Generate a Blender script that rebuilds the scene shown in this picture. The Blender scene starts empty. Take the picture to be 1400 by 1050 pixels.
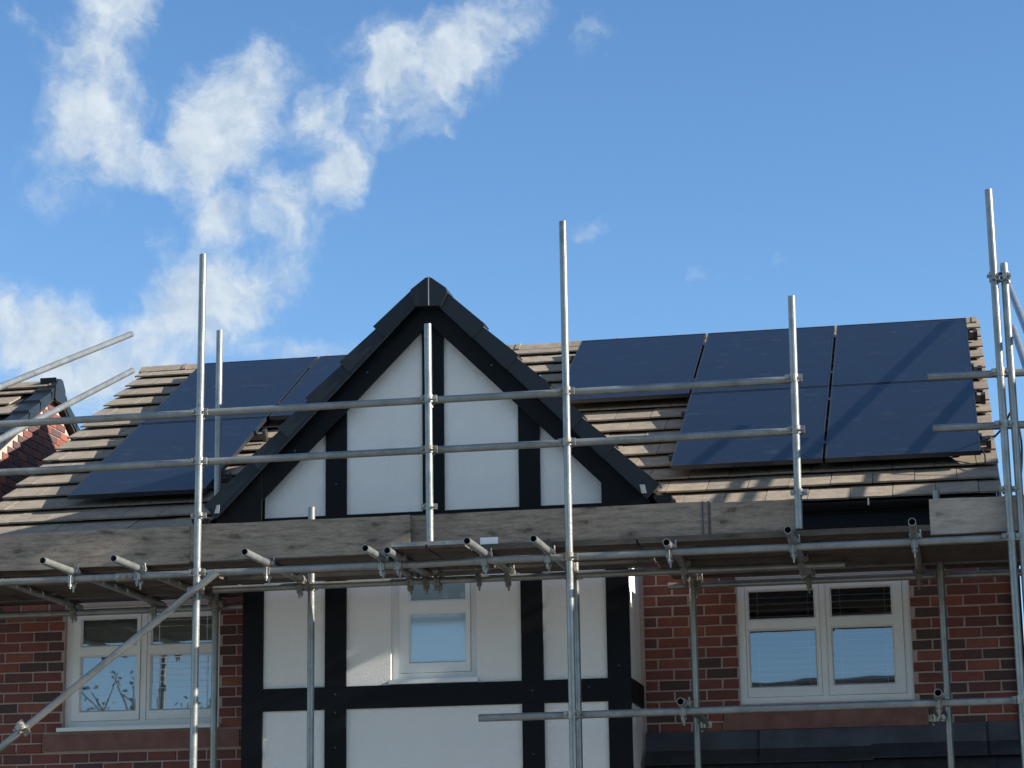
import bpy, math, random
from mathutils import Vector, Matrix, Euler
rnd = random.Random(7)
R = math.radians
scn = bpy.context.scene
COL = scn.collection

# ------------------------------------------------------------------ camera
cam_d = bpy.data.cameras.new('camera'); cam = bpy.data.objects.new('camera', cam_d); COL.objects.link(cam)
YAW, PITCH, ROLL = 0.18748, 0.22579, -0.01406
fw = Vector((-math.sin(YAW)*math.cos(PITCH), math.cos(YAW)*math.cos(PITCH), math.sin(PITCH)))
rt = Vector((math.cos(YAW), math.sin(YAW), 0)); up = rt.cross(fw)
rt, up = math.cos(ROLL)*rt+math.sin(ROLL)*up, -math.sin(ROLL)*rt+math.cos(ROLL)*up
CAMP = Vector((3.66, -16.073, 2.4))
cam.matrix_world = Matrix(((rt.x, up.x, -fw.x, CAMP.x), (rt.y, up.y, -fw.y, CAMP.y), (rt.z, up.z, -fw.z, CAMP.z), (0, 0, 0, 1)))
cam_d.sensor_width = 36; cam_d.lens = 36*3122.35/1400; cam_d.clip_start = .1; cam_d.clip_end = 3000
scn.camera = cam

# ------------------------------------------------------------------ sun, sky, exposure
SUN = Vector((.907, -.046, .42)).normalized()
SUN_EL = math.asin(SUN.z); SUN_ROT = math.atan2(SUN.x, SUN.y)
ld = bpy.data.lights.new('sun', 'SUN'); ld.energy = 3.9; ld.angle = R(.53); ld.color = (1, .93, .82)
sun = bpy.data.objects.new('sun', ld); COL.objects.link(sun)
sun.rotation_euler = SUN.to_track_quat('Z', 'Y').to_euler(); sun.location = SUN*60
scn.view_settings.view_transform = 'Standard'; scn.view_settings.look = 'None'
scn.view_settings.gamma = 1; scn.view_settings.use_curve_mapping = False
scn.view_settings.exposure = 1.5

W = bpy.data.worlds.new('World'); scn.world = W; W.use_nodes = True
def make_world():
    nt = W.node_tree; nt.nodes.clear(); N = nt.nodes.new; L = nt.links.new
    def M(op, a, b=None, c=None, clamp=False):
        n = N('ShaderNodeMath'); n.operation = op; n.use_clamp = clamp
        for i, v in enumerate((a, b, c)):
            if v is None: continue
            if isinstance(v, (int, float)): n.inputs[i].default_value = v
            else: L(v, n.inputs[i])
        return n.outputs[0]
    sky = N('ShaderNodeTexSky'); sky.sky_type = 'NISHITA'; sky.sun_disc = False
    sky.sun_elevation = SUN_EL; sky.sun_rotation = SUN_ROT; sky.altitude = 900
    sky.air_density = 1.0; sky.dust_density = .05; sky.ozone_density = 3.0
    bg = N('ShaderNodeBackground'); bg.inputs[1].default_value = .069
    hs = N('ShaderNodeHueSaturation'); hs.inputs['Saturation'].default_value = 1.13; L(sky.outputs[0], hs.inputs['Color']); L(hs.outputs[0], bg.inputs[0])
    tc = N('ShaderNodeTexCoord'); sp = N('ShaderNodeSeparateXYZ'); L(tc.outputs['Generated'], sp.inputs[0])
    az = M('MULTIPLY', M('ARCTAN2', sp.outputs[0], sp.outputs[1]), 57.29578)
    el = M('MULTIPLY', M('ARCSINE', sp.outputs[2]), 57.29578)
    cv = N('ShaderNodeCombineXYZ'); L(az, cv.inputs[0]); L(el, cv.inputs[1])
    def noise(vec, scale, detail, rough=.55, off=0):
        mp = N('ShaderNodeMapping'); mp.inputs['Location'].default_value = (off, off*.7, off*.3); L(vec, mp.inputs[0])
        n = N('ShaderNodeTexNoise'); n.inputs['Scale'].default_value = scale; n.inputs['Detail'].default_value = detail
        n.inputs['Roughness'].default_value = rough; L(mp.outputs[0], n.inputs['Vector']); return n
    # warp the coordinates so that the cloud banks get ragged outlines
    wn = noise(cv.outputs[0], .5, 6, .58, 3.1)
    ws = N('ShaderNodeVectorMath'); ws.operation = 'SUBTRACT'; L(wn.outputs['Color'], ws.inputs[0]); ws.inputs[1].default_value = (.5, .5, .5)
    wm = N('ShaderNodeVectorMath'); wm.operation = 'SCALE'; L(ws.outputs[0], wm.inputs[0]); wm.inputs['Scale'].default_value = 1.9
    wa = N('ShaderNodeVectorMath'); wa.operation = 'ADD'; L(cv.outputs[0], wa.inputs[0]); L(wm.outputs[0], wa.inputs[1])
    # banks of cumulus: azimuth, elevation, half widths, turn (degrees), weight
    banks = [(-21.74,19.77,1.28,2.11,15,1.00),(-20.96,22.33,1.01,0.83,0,0.75),(-18.15,19.46,1.14,2.20,32,1.10),(-19.73,18.33,1.83,0.64,0,0.75),
        (-13.64,20.61,1.47,1.38,0,1.10),(-11.78,21.42,1.93,0.88,-28,1.05),(-15.18,18.16,0.77,1.14,20,0.90),(-18.30,16.93,0.83,0.73,0,0.9),(-17.6,15.3,1.6,.9,-25,.75),
        (-16.50,17.14,0.92,1.19,0,0.85),(-19.88,16.52,0.64,0.40,0,0.5),(-22.94,13.99,2.20,1.10,0,1.0),(-21.36,12.96,2.20,1.01,0,0.95),
        (-19.10,14.82,1.74,1.19,-20,1.0),(-16.38,13.77,2.02,0.44,0,0.55),(-8.24,21.45,0.73,0.55,30,0.30),(-9.00,16.70,0.83,0.26,-10,0.30),
        (-12.74,19.08,0.29,0.22,0,0.45),(-15.85,19.60,1.10,0.73,-20,0.72),(-23.68,21.61,0.64,0.55,0,0.5),(-3.87,15.94,0.55,0.18,0,0.3),(-5.77,15.56,1.10,0.26,0,0.3),
        (-27.5,17.5,2.4,1.6,10,1.0),(-29,13,3,1.2,0,.9),(-24,26,3,1.4,20,.9),
        (-33,51,5,3.5,30,.8),(180,48,62,20,0,1.3),(128,40,22,10,10,1.1),(-128,42,26,13,-10,1.2),(-75,30,16,6,15,1.0),(150,24,20,5,0,.9),(-155,23,22,5,0,.9),(50,32,11,4,10,.9),(-95,62,40,12,0,1.0),(100,68,50,11,0,1.0),(-60,16,8,2.5,0,.8),(38,20,5,1.5,0,.8)]
    tot = None
    for a, e, w, h, t, k in banks:
        mp = N('ShaderNodeMapping'); mp.vector_type = 'TEXTURE'
        mp.inputs['Location'].default_value = (a, e, 0); mp.inputs['Rotation'].default_value = (0, 0, R(-t)); mp.inputs['Scale'].default_value = (w*1.58, h*1.52, 1)
        L(wa.outputs[0], mp.inputs[0])
        ln = N('ShaderNodeVectorMath'); ln.operation = 'LENGTH'; L(mp.outputs[0], ln.inputs[0])
        mr = N('ShaderNodeMapRange'); mr.interpolation_type = 'SMOOTHSTEP'
        mr.inputs['From Min'].default_value = 1.15; mr.inputs['From Max'].default_value = 0
        mr.inputs['To Min'].default_value = 0; mr.inputs['To Max'].default_value = k
        L(ln.outputs['Value'], mr.inputs[0])
        tot = mr.outputs[0] if tot is None else M('ADD', M('MAXIMUM', tot, mr.outputs[0]), M('MULTIPLY', M('MINIMUM', tot, mr.outputs[0]), .38))
    n1 = noise(wa.outputs[0], .62, 10, .60).outputs[0]
    n2 = noise(cv.outputs[0], 2.2, 6, .6, 9).outputs[0]
    # density = bank + ragged noise
    d = M('ADD', tot, M('MULTIPLY', M('SUBTRACT', n1, .52), 1.7))
    d = M('ADD', d, M('MULTIPLY', M('SUBTRACT', n2, .5), .22))
    d = M('MULTIPLY', d, M('GREATER_THAN', tot, .001))
    mr = N('ShaderNodeMapRange'); mr.interpolation_type = 'SMOOTHSTEP'; L(d, mr.inputs[0])
    mr.inputs['From Min'].default_value = .08; mr.inputs['From Max'].default_value = 1.0; mr.inputs['To Max'].default_value = .93
    edge = N('ShaderNodeMapRange'); L(tot, edge.inputs[0]); edge.inputs['From Max'].default_value = .25
    fac = M('MULTIPLY', mr.outputs[0], edge.outputs[0])
    # sunlit side: the same field a little nearer the sun is thinner -> brighter
    sh = N('ShaderNodeVectorMath'); sh.operation = 'ADD'; L(wa.outputs[0], sh.inputs[0]); sh.inputs[1].default_value = (.35, .3, 0)
    n3 = noise(sh.outputs[0], .62, 10, .60).outputs[0]
    lit = M('ADD', M('MULTIPLY', M('SUBTRACT', n1, n3), 2.4), .55, clamp=True)
    ramp = N('ShaderNodeValToRGB'); L(lit, ramp.inputs[0])
    ramp.color_ramp.elements[0].color = (.40, .50, .63, 1); ramp.color_ramp.elements[1].color = (.66, .73, .78, 1)
    cb = N('ShaderNodeBackground'); L(ramp.outputs[0], cb.inputs[0]); cb.inputs[1].default_value = .41
    mx = N('ShaderNodeMixShader'); L(fac, mx.inputs[0]); L(bg.outputs[0], mx.inputs[1]); L(cb.outputs[0], mx.inputs[2])
    out = N('ShaderNodeOutputWorld'); L(mx.outputs[0], out.inputs[0])
make_world()

# ------------------------------------------------------------------ materials
class NT:
    def __init__(s, name):
        s.m = bpy.data.materials.new(name); s.m.use_nodes = True; s.t = s.m.node_tree; s.t.nodes.clear()
        s.out = s.t.nodes.new('ShaderNodeOutputMaterial')
    def n(s, k, **kw):
        x = s.t.nodes.new(k)
        for a, b in kw.items(): setattr(x, a, b)
        return x
    def l(s, a, b): s.t.links.new(a, b)
    def math(s, op, a, b=None, clamp=False):
        n = s.n('ShaderNodeMath', operation=op); n.use_clamp = clamp
        for i, v in enumerate((a, b)):
            if v is None: continue
            if isinstance(v, (int, float)): n.inputs[i].default_value = v
            else: s.l(v, n.inputs[i])
        return n.outputs[0]
    def coord(s, kind='Object', scale=(1, 1, 1), loc=(0, 0, 0), shift=True):
        tc = s.n('ShaderNodeTexCoord'); mp = s.n('ShaderNodeMapping'); mp.inputs['Scale'].default_value = scale; mp.inputs['Location'].default_value = loc
        v = tc.outputs[kind]
        if shift:   # each object samples its own patch of the pattern
            oi = s.n('ShaderNodeObjectInfo'); ad = s.n('ShaderNodeVectorMath', operation='ADD')
            ml = s.math('MULTIPLY', oi.outputs['Random'], 37.0); s.l(v, ad.inputs[0]); s.l(ml, ad.inputs[1]); v = ad.outputs[0]
        s.l(v, mp.inputs[0]); return mp.outputs[0]
    def noise(s, vec, scale, detail=4, rough=.55, out=0):
        n = s.n('ShaderNodeTexNoise'); n.inputs['Scale'].default_value = scale; n.inputs['Detail'].default_value = detail; n.inputs['Roughness'].default_value = rough
        s.l(vec, n.inputs['Vector']); return n.outputs[out]
    def ramp(s, fac, stops):
        r = s.n('ShaderNodeValToRGB'); s.l(fac, r.inputs[0]); e = r.color_ramp.elements
        while len(e) < len(stops): e.new(.5)
        for x, (p, c) in zip(e, stops): x.position = p; x.color = (*c, 1)
        return r.outputs[0]
    def mix(s, fac, a, b, mode='MIX'):
        m = s.n('ShaderNodeMix', data_type='RGBA', blend_type=mode)
        for i, v in ((0, fac), (6, a), (7, b)):
            if isinstance(v, (int, float)): m.inputs[i].default_value = v
            elif isinstance(v, tuple): m.inputs[i].default_value = (*v, 1)
            else: s.l(v, m.inputs[i])
        return m.outputs[2]
    def rng(s, v, a, b, c=0, d=1):
        m = s.n('ShaderNodeMapRange'); s.l(v, m.inputs[0])
        for i, x in zip((1, 2, 3, 4), (a, b, c, d)): m.inputs[i].default_value = x
        return m.outputs[0]
    def bsdf(s, col, rough=.6, metal=0, bump=None, bs=.3, bd=.01, spec=.5):
        b = s.n('ShaderNodeBsdfPrincipled')
        for k, v in (('Base Color', col), ('Roughness', rough), ('Metallic', metal), ('Specular IOR Level', spec)):
            if isinstance(v, (int, float)): b.inputs[k].default_value = v
            elif isinstance(v, tuple): b.inputs[k].default_value = (*v, 1)
            else: s.l(v, b.inputs[k])
        if bump is not None:
            n = s.n('ShaderNodeBump'); n.inputs['Strength'].default_value = bs; n.inputs['Distance'].default_value = bd
            s.l(bump, n.inputs['Height']); s.l(n.outputs[0], b.inputs['Normal'])
        s.l(b.outputs[0], s.out.inputs[0]); return b
def rnd_out(t): return t.n('ShaderNodeObjectInfo').outputs['Random']

def m_brick():
    t = NT('brick'); v = t.coord(); r = rnd_out(t)
    base = t.ramp(r, [(0, (.060, .034, .031)), (.18, (.068, .036, .033)), (.30, (.125, .042, .034)), (.5, (.205, .056, .038)), (.66, (.155, .043, .033)), (.85, (.225, .060, .038)), (1, (.26, .080, .048))])
    n = t.noise(v, 18, 5, .6); c = t.mix(t.rng(n, .35, .75, 0, .55), base, (.085, .038, .033))
    n2 = t.noise(v, 120, 3); c = t.mix(t.rng(n2, .55, .8, 0, .35), c, (.24, .115, .085))
    t.bsdf(c, .85, bump=t.math('ADD', n, t.math('MULTIPLY', n2, .5)), bs=.5, bd=.006); return t.m
def m_mortar():
    t = NT('mortar'); v = t.coord(shift=False); n = t.noise(v, 40, 5); n0 = t.noise(v, 3, 4)
    t.bsdf(t.mix(n0, t.ramp(n, [(.3, (.33, .265, .235)), (.7, (.46, .385, .345))]), (.36, .27, .235)), .95, bump=n, bs=.4, bd=.004); return t.m
def m_brickwall():
    t = NT('far_brickwork'); v = t.coord(shift=False)
    def br(vec):
        b = t.n('ShaderNodeTexBrick'); b.inputs['Scale'].default_value = 1; b.inputs['Brick Width'].default_value = .225; b.inputs['Row Height'].default_value = .075; b.inputs['Mortar Size'].default_value = .005
        b.inputs['Color1'].default_value = (.24, .07, .045, 1); b.inputs['Color2'].default_value = (.13, .05, .04, 1); b.inputs['Mortar'].default_value = (.36, .3, .25, 1); t.l(vec, b.inputs[0]); return b.outputs[0]
    sp = t.n('ShaderNodeSeparateXYZ'); t.l(v, sp.inputs[0])
    def cmb(a, b):
        c = t.n('ShaderNodeCombineXYZ'); t.l(a, c.inputs[0]); t.l(b, c.inputs[1]); return c.outputs[0]
    g = t.n('ShaderNodeNewGeometry'); gs = t.n('ShaderNodeSeparateXYZ'); t.l(g.outputs['Normal'], gs.inputs[0])
    f = t.math('GREATER_THAN', t.math('ABSOLUTE', gs.outputs[0]), .5)
    t.bsdf(t.mix(f, br(cmb(sp.outputs[0], sp.outputs[2])), br(cmb(sp.outputs[1], sp.outputs[2]))), .9); return t.m
def m_tile():
    t = NT('concrete_tile'); v = t.coord(); r = rnd_out(t)
    base = t.ramp(r, [(0, (.215, .176, .132)), (.35, (.285, .230, .168)), (.7, (.245, .205, .160)), (1, (.32, .255, .182))])
    n = t.noise(v, 9, 6, .62); c = t.mix(t.rng(n, .36, .70, 0, .8), base, (.15, .133, .118))
    n2 = t.noise(v, 60, 4, .6); c = t.mix(t.rng(n2, .56, .72, 0, .6), c, (.44, .37, .285))
    n4 = t.noise(v, 22, 3, .5); c = t.mix(t.rng(n4, .64, .72, 0, .55), c, (.13, .11, .09))
    n3 = t.noise(v, 240, 2)
    t.bsdf(c, .92, bump=t.math('ADD', t.math('MULTIPLY', n, 1.2), t.math('ADD', n2, t.math('MULTIPLY', n3, .4))), bs=.55, bd=.006, spec=.25); return t.m
def m_galv(name='galvanised_steel', base=(.285, .300, .294), dark=(.14, .152, .152), metal=.5, warm=(.28, .275, .24)):
    t = NT(name); v = t.coord(scale=(1, 1, 1))
    n = t.noise(v, 7, 6, .65); n2 = t.noise(v, 55, 4, .6); n0 = t.noise(v, 1.6, 3)
    c = t.mix(t.rng(n, .36, .68, 0, .85), base, dark)
    c = t.mix(t.rng(n0, .45, .7, 0, .7), c, warm)
    c = t.mix(t.rng(n2, .58, .75, 0, .5), c, (.40, .42, .415))
    n5 = t.noise(v, 26, 3, .5); c = t.mix(t.rng(n5, .66, .76, 0, .7), c, (.16, .15, .14))
    t.bsdf(c, t.rng(n2, .3, .7, .27, .42), metal, bump=n2, bs=.2, bd=.003); return t.m
def m_wood(name, a, b, dark, axis=0, knots=True, rough=.85):
    sc = [26, 26, 26]; sc[axis] = 4.5
    t = NT(name); v = t.coord(scale=tuple(sc)); vb = t.coord()
    w = t.noise(v, 1.5, 8, .68); g = t.noise(v, 9, 6, .75); blot = t.noise(vb, 3.0, 6, .65)
    c = t.ramp(w, [(.28, dark), (.48, a), (.75, b)])
    c = t.mix(t.rng(g, .5, .66, 0, .6), c, dark)
    c = t.mix(t.rng(blot, .45, .75, 0, .5), c, tuple(x*.62 for x in a))
    if knots:
        sx = t.n('ShaderNodeSeparateXYZ'); t.l(t.coord(scale=(3.4, 3.4, 8.5)), sx.inputs[0]); cx = t.n('ShaderNodeCombineXYZ')
        t.l(sx.outputs[0], cx.inputs[0]); t.l(sx.outputs[2], cx.inputs[1])      # knots are seen on the wide face
        vo = t.n('ShaderNodeTexVoronoi'); vo.voronoi_dimensions = '2D'; vo.inputs['Scale'].default_value = 1
        wn = t.n('ShaderNodeVectorMath', operation='SCALE'); t.l(t.noise(vb, 14, 4, .6, 1), wn.inputs[0]); wn.inputs['Scale'].default_value = .55; wa = t.n('ShaderNodeVectorMath', operation='ADD'); t.l(cx.outputs[0], wa.inputs[0]); t.l(wn.outputs[0], wa.inputs[1]); t.l(wa.outputs[0], vo.inputs['Vector'])
        kc = t.n('ShaderNodeSeparateColor'); t.l(vo.outputs['Color'], kc.inputs[0]); some = t.math('GREATER_THAN', kc.outputs[0], .52)
        c = t.mix(t.math('MULTIPLY', some, t.rng(vo.outputs['Distance'], .06, .15, .7, 0)), c, tuple(x*.5 for x in dark))
        c = t.mix(t.math('MULTIPLY', some, t.rng(vo.outputs['Distance'], .12, .36, .35, 0)), c, dark)
    t.bsdf(c, rough, bump=t.math('ADD', w, t.math('MULTIPLY', g, .6)), bs=.45, bd=.004, spec=.25); return t.m
def m_render():
    t = NT('white_roughcast'); v = t.coord(shift=False)
    n = t.noise(v, 130, 4, .6); n2 = t.noise(v, 300, 2); n0 = t.noise(v, 2.2, 5, .6); st = t.noise(t.coord(scale=(9, 9, .7), shift=False), 1.5, 4)
    c = t.mix(t.rng(n0, .4, .75, 0, .5), (.90, .885, .85), (.84, .82, .78)); c = t.mix(t.rng(st, .56, .85, 0, .15), c, (.70, .68, .64))
    t.bsdf(c, .95, bump=t.math('ADD', n, t.math('MULTIPLY', n2, .5)), bs=.8, bd=.012, spec=.2); return t.m
def m_plain(name, c, rough=.5, metal=0, var=.25, ns=6, bs=.1, spec=.5):
    t = NT(name); v = t.coord(); n = t.noise(v, ns, 5, .6); n2 = t.noise(v, ns*12, 3)
    cc = t.mix(t.rng(n, .35, .7, 0, 1), c, tuple(x*(1-var) for x in c))
    t.bsdf(cc, t.rng(n, .3, .7, max(rough-.08, .03), rough+.08), metal, bump=n2, bs=bs, bd=.003, spec=spec); return t.m
def m_paint():
    t = NT('black_timber_paint'); v = t.coord(scale=(1, 1, 1)); n = t.noise(v, 5, 5, .6); n2 = t.noise(t.coord(scale=(60, 60, 4)), 1.5, 4)
    c = t.mix(t.rng(n, .35, .72, 0, 1), (.0032, .0040, .0060), (.0065, .0075, .0100)); c = t.mix(t.rng(n2, .66, .78, 0, .35), c, (.014, .014, .016))
    t.bsdf(c, t.rng(n, .3, .7, .42, .6), bump=n2, bs=.15, bd=.003, spec=.16); return t.m
def m_panel():
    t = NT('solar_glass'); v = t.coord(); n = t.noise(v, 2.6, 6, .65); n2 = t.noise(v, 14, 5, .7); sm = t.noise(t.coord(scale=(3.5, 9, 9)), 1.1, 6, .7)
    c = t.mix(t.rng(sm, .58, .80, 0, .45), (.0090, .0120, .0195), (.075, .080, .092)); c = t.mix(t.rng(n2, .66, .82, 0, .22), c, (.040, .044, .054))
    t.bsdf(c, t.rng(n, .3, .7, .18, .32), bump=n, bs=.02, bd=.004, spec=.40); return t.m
def m_glass():
    t = NT('window_glass'); tr = t.n('ShaderNodeBsdfTransparent'); tr.inputs[0].default_value = (.90, .93, .92, 1)
    gl = t.n('ShaderNodeBsdfGlossy'); gl.inputs['Roughness'].default_value = .012; gl.inputs[0].default_value = (.88, .93, 1, 1)
    v = t.coord(); n = t.noise(v, 1.6, 2); b = t.n('ShaderNodeBump'); b.inputs['Strength'].default_value = .035; b.inputs['Distance'].default_value = .02
    t.l(n, b.inputs['Height']); t.l(b.outputs[0], gl.inputs['Normal'])
    lw = t.n('ShaderNodeFresnel'); lw.inputs[0].default_value = 2.3
    f = t.math('ADD', lw.outputs[0], .10, clamp=True)
    m = t.n('ShaderNodeMixShader'); t.l(f, m.inputs[0]); t.l(tr.outputs[0], m.inputs[1]); t.l(gl.outputs[0], m.inputs[2]); t.l(m.outputs[0], t.out.inputs[0]); return t.m
def m_obscure():
    t = NT('obscured_glass'); v = t.coord(); n = t.noise(v, 60, 3); 
    d = t.n('ShaderNodeBsdfDiffuse'); d.inputs[0].default_value = (.30, .39, .42, 1)
    gl = t.n('ShaderNodeBsdfGlossy'); gl.inputs['Roughness'].default_value = .10; gl.inputs[0].default_value = (.90, .95, 1, 1)
    m = t.n('ShaderNodeMixShader'); m.inputs[0].default_value = .24; t.l(d.outputs[0], m.inputs[1]); t.l(gl.outputs[0], m.inputs[2]); t.l(m.outputs[0], t.out.inputs[0]); return t.m
def m_leaf(name, a, b):
    t = NT(name); r = t.n('ShaderNodeNewGeometry').outputs['Random Per Island']; t.bsdf(t.mix(r, a, b), .7); return t.m

MT = dict(brick=m_brick(), mortar=m_mortar(), farbrick=m_brickwall(), tile=m_tile(), galv=m_galv(), steel=m_galv('coupler_steel', (.36, .355, .33), (.15, .135, .12), .6, (.22, .165, .115)),
    toe=m_wood('weathered_grey_board', (.275, .222, .176), (.39, .325, .265), (.105, .082, .065)), deck=m_wood('shaded_deck_board', (.10, .083, .066), (.145, .12, .098), (.05, .04, .033)),  # deck wood coloured dark to hold the shade under the platform
    deckY=m_wood('shaded_short_board', (.10, .083, .066), (.145, .12, .098), (.05, .04, .033), axis=1),  # short boards carry the same underside shade in their colour
    toeR=m_wood('brownish_board', (.36, .315, .27), (.46, .40, .34), (.22, .185, .15)),
    render=m_render(), paint=m_paint(), verge=m_plain('dark_grey_verge_plastic', (.0150, .0190, .0240), .42, 0, .3, 4, .05, .3), gutter=m_plain('black_gutter_plastic', (.007, .007, .0085), .38, 0, .3, 6, .1, .3),
    upvc=m_plain('white_upvc', (.74, .75, .74), .32, 0, .08, 3, .03), stone=m_plain('red_stone_sill', (.21, .095, .075), .8, 0, .35, 9, .3), lead=m_plain('lead_flashing', (.060, .066, .076), .55, .2, .45, 5, .3),
    slate=m_plain('dark_slate_tile', (.034, .036, .040), .7, 0, .5, 8, .4), panel=m_panel(), glass=m_glass(), obscure=m_obscure(), pframe=m_plain('black_anodised_frame', (.036, .040, .048), .32, .4, .2),
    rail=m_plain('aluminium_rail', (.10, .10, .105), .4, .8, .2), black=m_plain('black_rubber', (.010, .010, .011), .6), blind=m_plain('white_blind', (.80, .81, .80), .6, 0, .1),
    dark=m_plain('unlit_room', (.035, .035, .038), .9), label=m_plain('white_sticker', (.80, .80, .82), .5, 0, .06), pale=m_plain('pale_plastic_clip', (.42, .43, .43), .45, 0, .25),
    felt=m_plain('roofing_felt', (.02, .02, .02), .9), ground=m_plain('garden_soil_grass', (.07, .085, .035), .95, 0, .5, 3, .5), asphalt=m_plain('asphalt', (.05, .05, .052), .9, 0, .35, 20, .5),
    bounce=m_plain('pale_bounce_paving', (.22, .20, .175), .9, 0, .3, 8, .3), paving=m_plain('concrete_paving', (.28, .27, .25), .9, 0, .3, 8, .3), bark=m_plain('tree_bark', (.07, .055, .042), .9, 0, .4, 10, .6), leaf=m_leaf('autumn_leaves', (.06, .055, .02), (.10, .07, .025)))

# ------------------------------------------------------------------ building helpers
WL = {}                                # world location of every object made here
def link(o, parent, loc):
    COL.objects.link(o); WL[o] = Vector(loc)
    if parent is not None:
        o.parent = parent; o.location = Vector(loc)-WL[parent]
    else: o.location = loc
    return o
def tag(o, label=None, cat=None, group=None, kind=None):
    for k, v in (('label', label), ('category', cat), ('group', group), ('kind', kind)):
        if v: o[k] = v
    return o
def empty(name, loc, label, cat, group=None):
    e = bpy.data.objects.new(name, None); e.empty_display_size = .1
    link(e, None, loc); return tag(e, label, cat, group)

class MB:
    def __init__(s): s.v = []; s.f = []; s.sm = []
    def add(s, vs, fs, smooth=False):
        o = len(s.v); s.v += [tuple(x) for x in vs]; s.f += [tuple(i+o for i in q) for q in fs]; s.sm += [smooth]*len(fs); return s
    def box(s, x0, x1, y0, y1, z0, z1):
        return s.add([(x0,y0,z0),(x1,y0,z0),(x1,y1,z0),(x0,y1,z0),(x0,y0,z1),(x1,y0,z1),(x1,y1,z1),(x0,y1,z1)],
                     [(0,3,2,1),(4,5,6,7),(0,1,5,4),(1,2,6,5),(2,3,7,6),(3,0,4,7)])
    def hexa(s, p):    # 8 corners, bottom ring then top ring
        return s.add(p, [(0,3,2,1),(4,5,6,7),(0,1,5,4),(1,2,6,5),(2,3,7,6),(3,0,4,7)])
    def prism(s, poly, y0, y1):   # polygon in x,z, counter-clockwise seen from the front (-y)
        n = len(poly); vs = [(x, y0, z) for x, z in poly]+[(x, y1, z) for x, z in poly]
        return s.add(vs, [tuple(range(n)), tuple(range(2*n-1, n-1, -1))]+[(i, i+n, (i+1) % n+n, (i+1) % n) for i in range(n)])
    def prismx(s, poly, x0, x1):  # polygon in y,z
        n = len(poly); vs = [(x0, y, z) for y, z in poly]+[(x1, y, z) for y, z in poly]
        return s.add(vs, [tuple(range(n)), tuple(range(2*n-1, n-1, -1))]+[(i, i+n, (i+1) % n+n, (i+1) % n) for i in range(n)])
    def tube(s, p0, p1, r=.02415, ri=.0198, n=14):
        p0, p1 = Vector(p0), Vector(p1); d = (p1-p0).normalized(); a = d.orthogonal().normalized(); b = d.cross(a)
        ring = lambda p, rr: [p+(a*math.cos(2*math.pi*i/n)+b*math.sin(2*math.pi*i/n))*rr for i in range(n)]
        q = lambda o, flip: [((i, (i+1) % n, n+(i+1) % n, n+i) if not flip else (n+i, n+(i+1) % n, (i+1) % n, i)) for i in range(n)]
        s.add(ring(p0, r)+ring(p1, r), q(0, False), True)
        if ri:
            s.add(ring(p0, ri)+ring(p1, ri), q(0, True), True)
            s.add(ring(p0, r)+ring(p0, ri), q(0, True)); s.add(ring(p1, r)+ring(p1, ri), q(0, False))
        else:
            s.add(ring(p0, r), [tuple(range(n-1, -1, -1))]); s.add(ring(p1, r), [tuple(range(n))])
        return s
    def mesh(s, name, mat, c=None):
        if c is None:
            xs = list(zip(*s.v)); c = Vector([(min(k)+max(k))/2 for k in xs])
        me = bpy.data.meshes.new(name); me.from_pydata([(x-c[0], y-c[1], z-c[2]) for x, y, z in s.v], [], s.f)
        me.polygons.foreach_set('use_smooth', s.sm); me.materials.append(MT[mat] if isinstance(mat, str) else mat); me.update()
        return me, c
    def obj(s, name, mat, parent=None, label=None, cat=None, group=None, kind=None, c=None):
        me, c = s.mesh(name, mat, c); o = bpy.data.objects.new(name, me)
        link(o, parent, c); return tag(o, label, cat, group, kind)
def inst(name, me, parent, loc, rot=(0, 0, 0), scale=None):
    o = bpy.data.objects.new(name, me); link(o, parent, loc); o.rotation_euler = rot
    if scale: o.scale = scale
    return o
def bevel_box_mesh(name, x, y, z, b, mat, c='front'):
    # box centred in x,z whose FRONT (-y) edges are chamfered, wobbling a little like fired clay
    hx, hz = x/2, z/2
    v = [(-hx+b, 0, -hz+b), (hx-b, 0, -hz+b), (hx-b, 0, hz-b), (-hx+b, 0, hz-b), (-hx, b, -hz), (hx, b, -hz), (hx, b, hz), (-hx, b, hz), (-hx, y, -hz), (hx, y, -hz), (hx, y, hz), (-hx, y, hz)]
    v = [(p[0]+rnd.uniform(-.0022, .0022), p[1], p[2]+rnd.uniform(-.0018, .0018)) for p in v]
    f = [(0, 1, 2, 3)]
    for o in (0, 4): f += [(o+i, o+4+i, o+4+(i+1) % 4, o+(i+1) % 4) for i in range(4)]
    me = bpy.data.meshes.new(name); me.from_pydata(v, [], f); me.materials.append(MT[mat]); return me

# ================================================================== SETTING
tag(MB().box(-300, 300, -300, 300, -.4, -.004).obj('ground', 'ground'), kind='structure')
tag(MB().box(-120, 120, -24, -18.2, -.2, 0).obj('road', 'asphalt'), kind='structure')
tag(MB().box(-120, 120, -18.2, -14.6, -.2, .12).obj('pavement', 'paving'), kind='structure')
tag(MB().box(-30, 30, -14.59, -.9, -.2, .02).obj('bounce_driveway', 'bounce'), kind='structure')  # unseen pale paving, added to bounce sunlight up onto the front

# ================================================================== HOUSE
house = empty('house', (0, 0, 0), 'red brick house with half-timbered white gable bay, tiled roof and scaffolding along its front', 'house')
CB, SB = math.cos(.51332), math.sin(.51332)
def RP(x, s, off=0): return Vector((x, 3.413-s*CB-off*SB, 7.315-s*SB+off*CB))
VL, VR = -3.6135, 4.079
GAUGE, S14, OFF = .3037, 4.202, -.0975
sk = lambda k: S14-GAUGE*(14-k)
WX0, WX1 = -3.50, 4.102
DZ = -.018
WR = (2.205, 3.405, 3.770, 4.655); WLw = (-2.80, -1.60, 3.745, 4.635)
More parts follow.
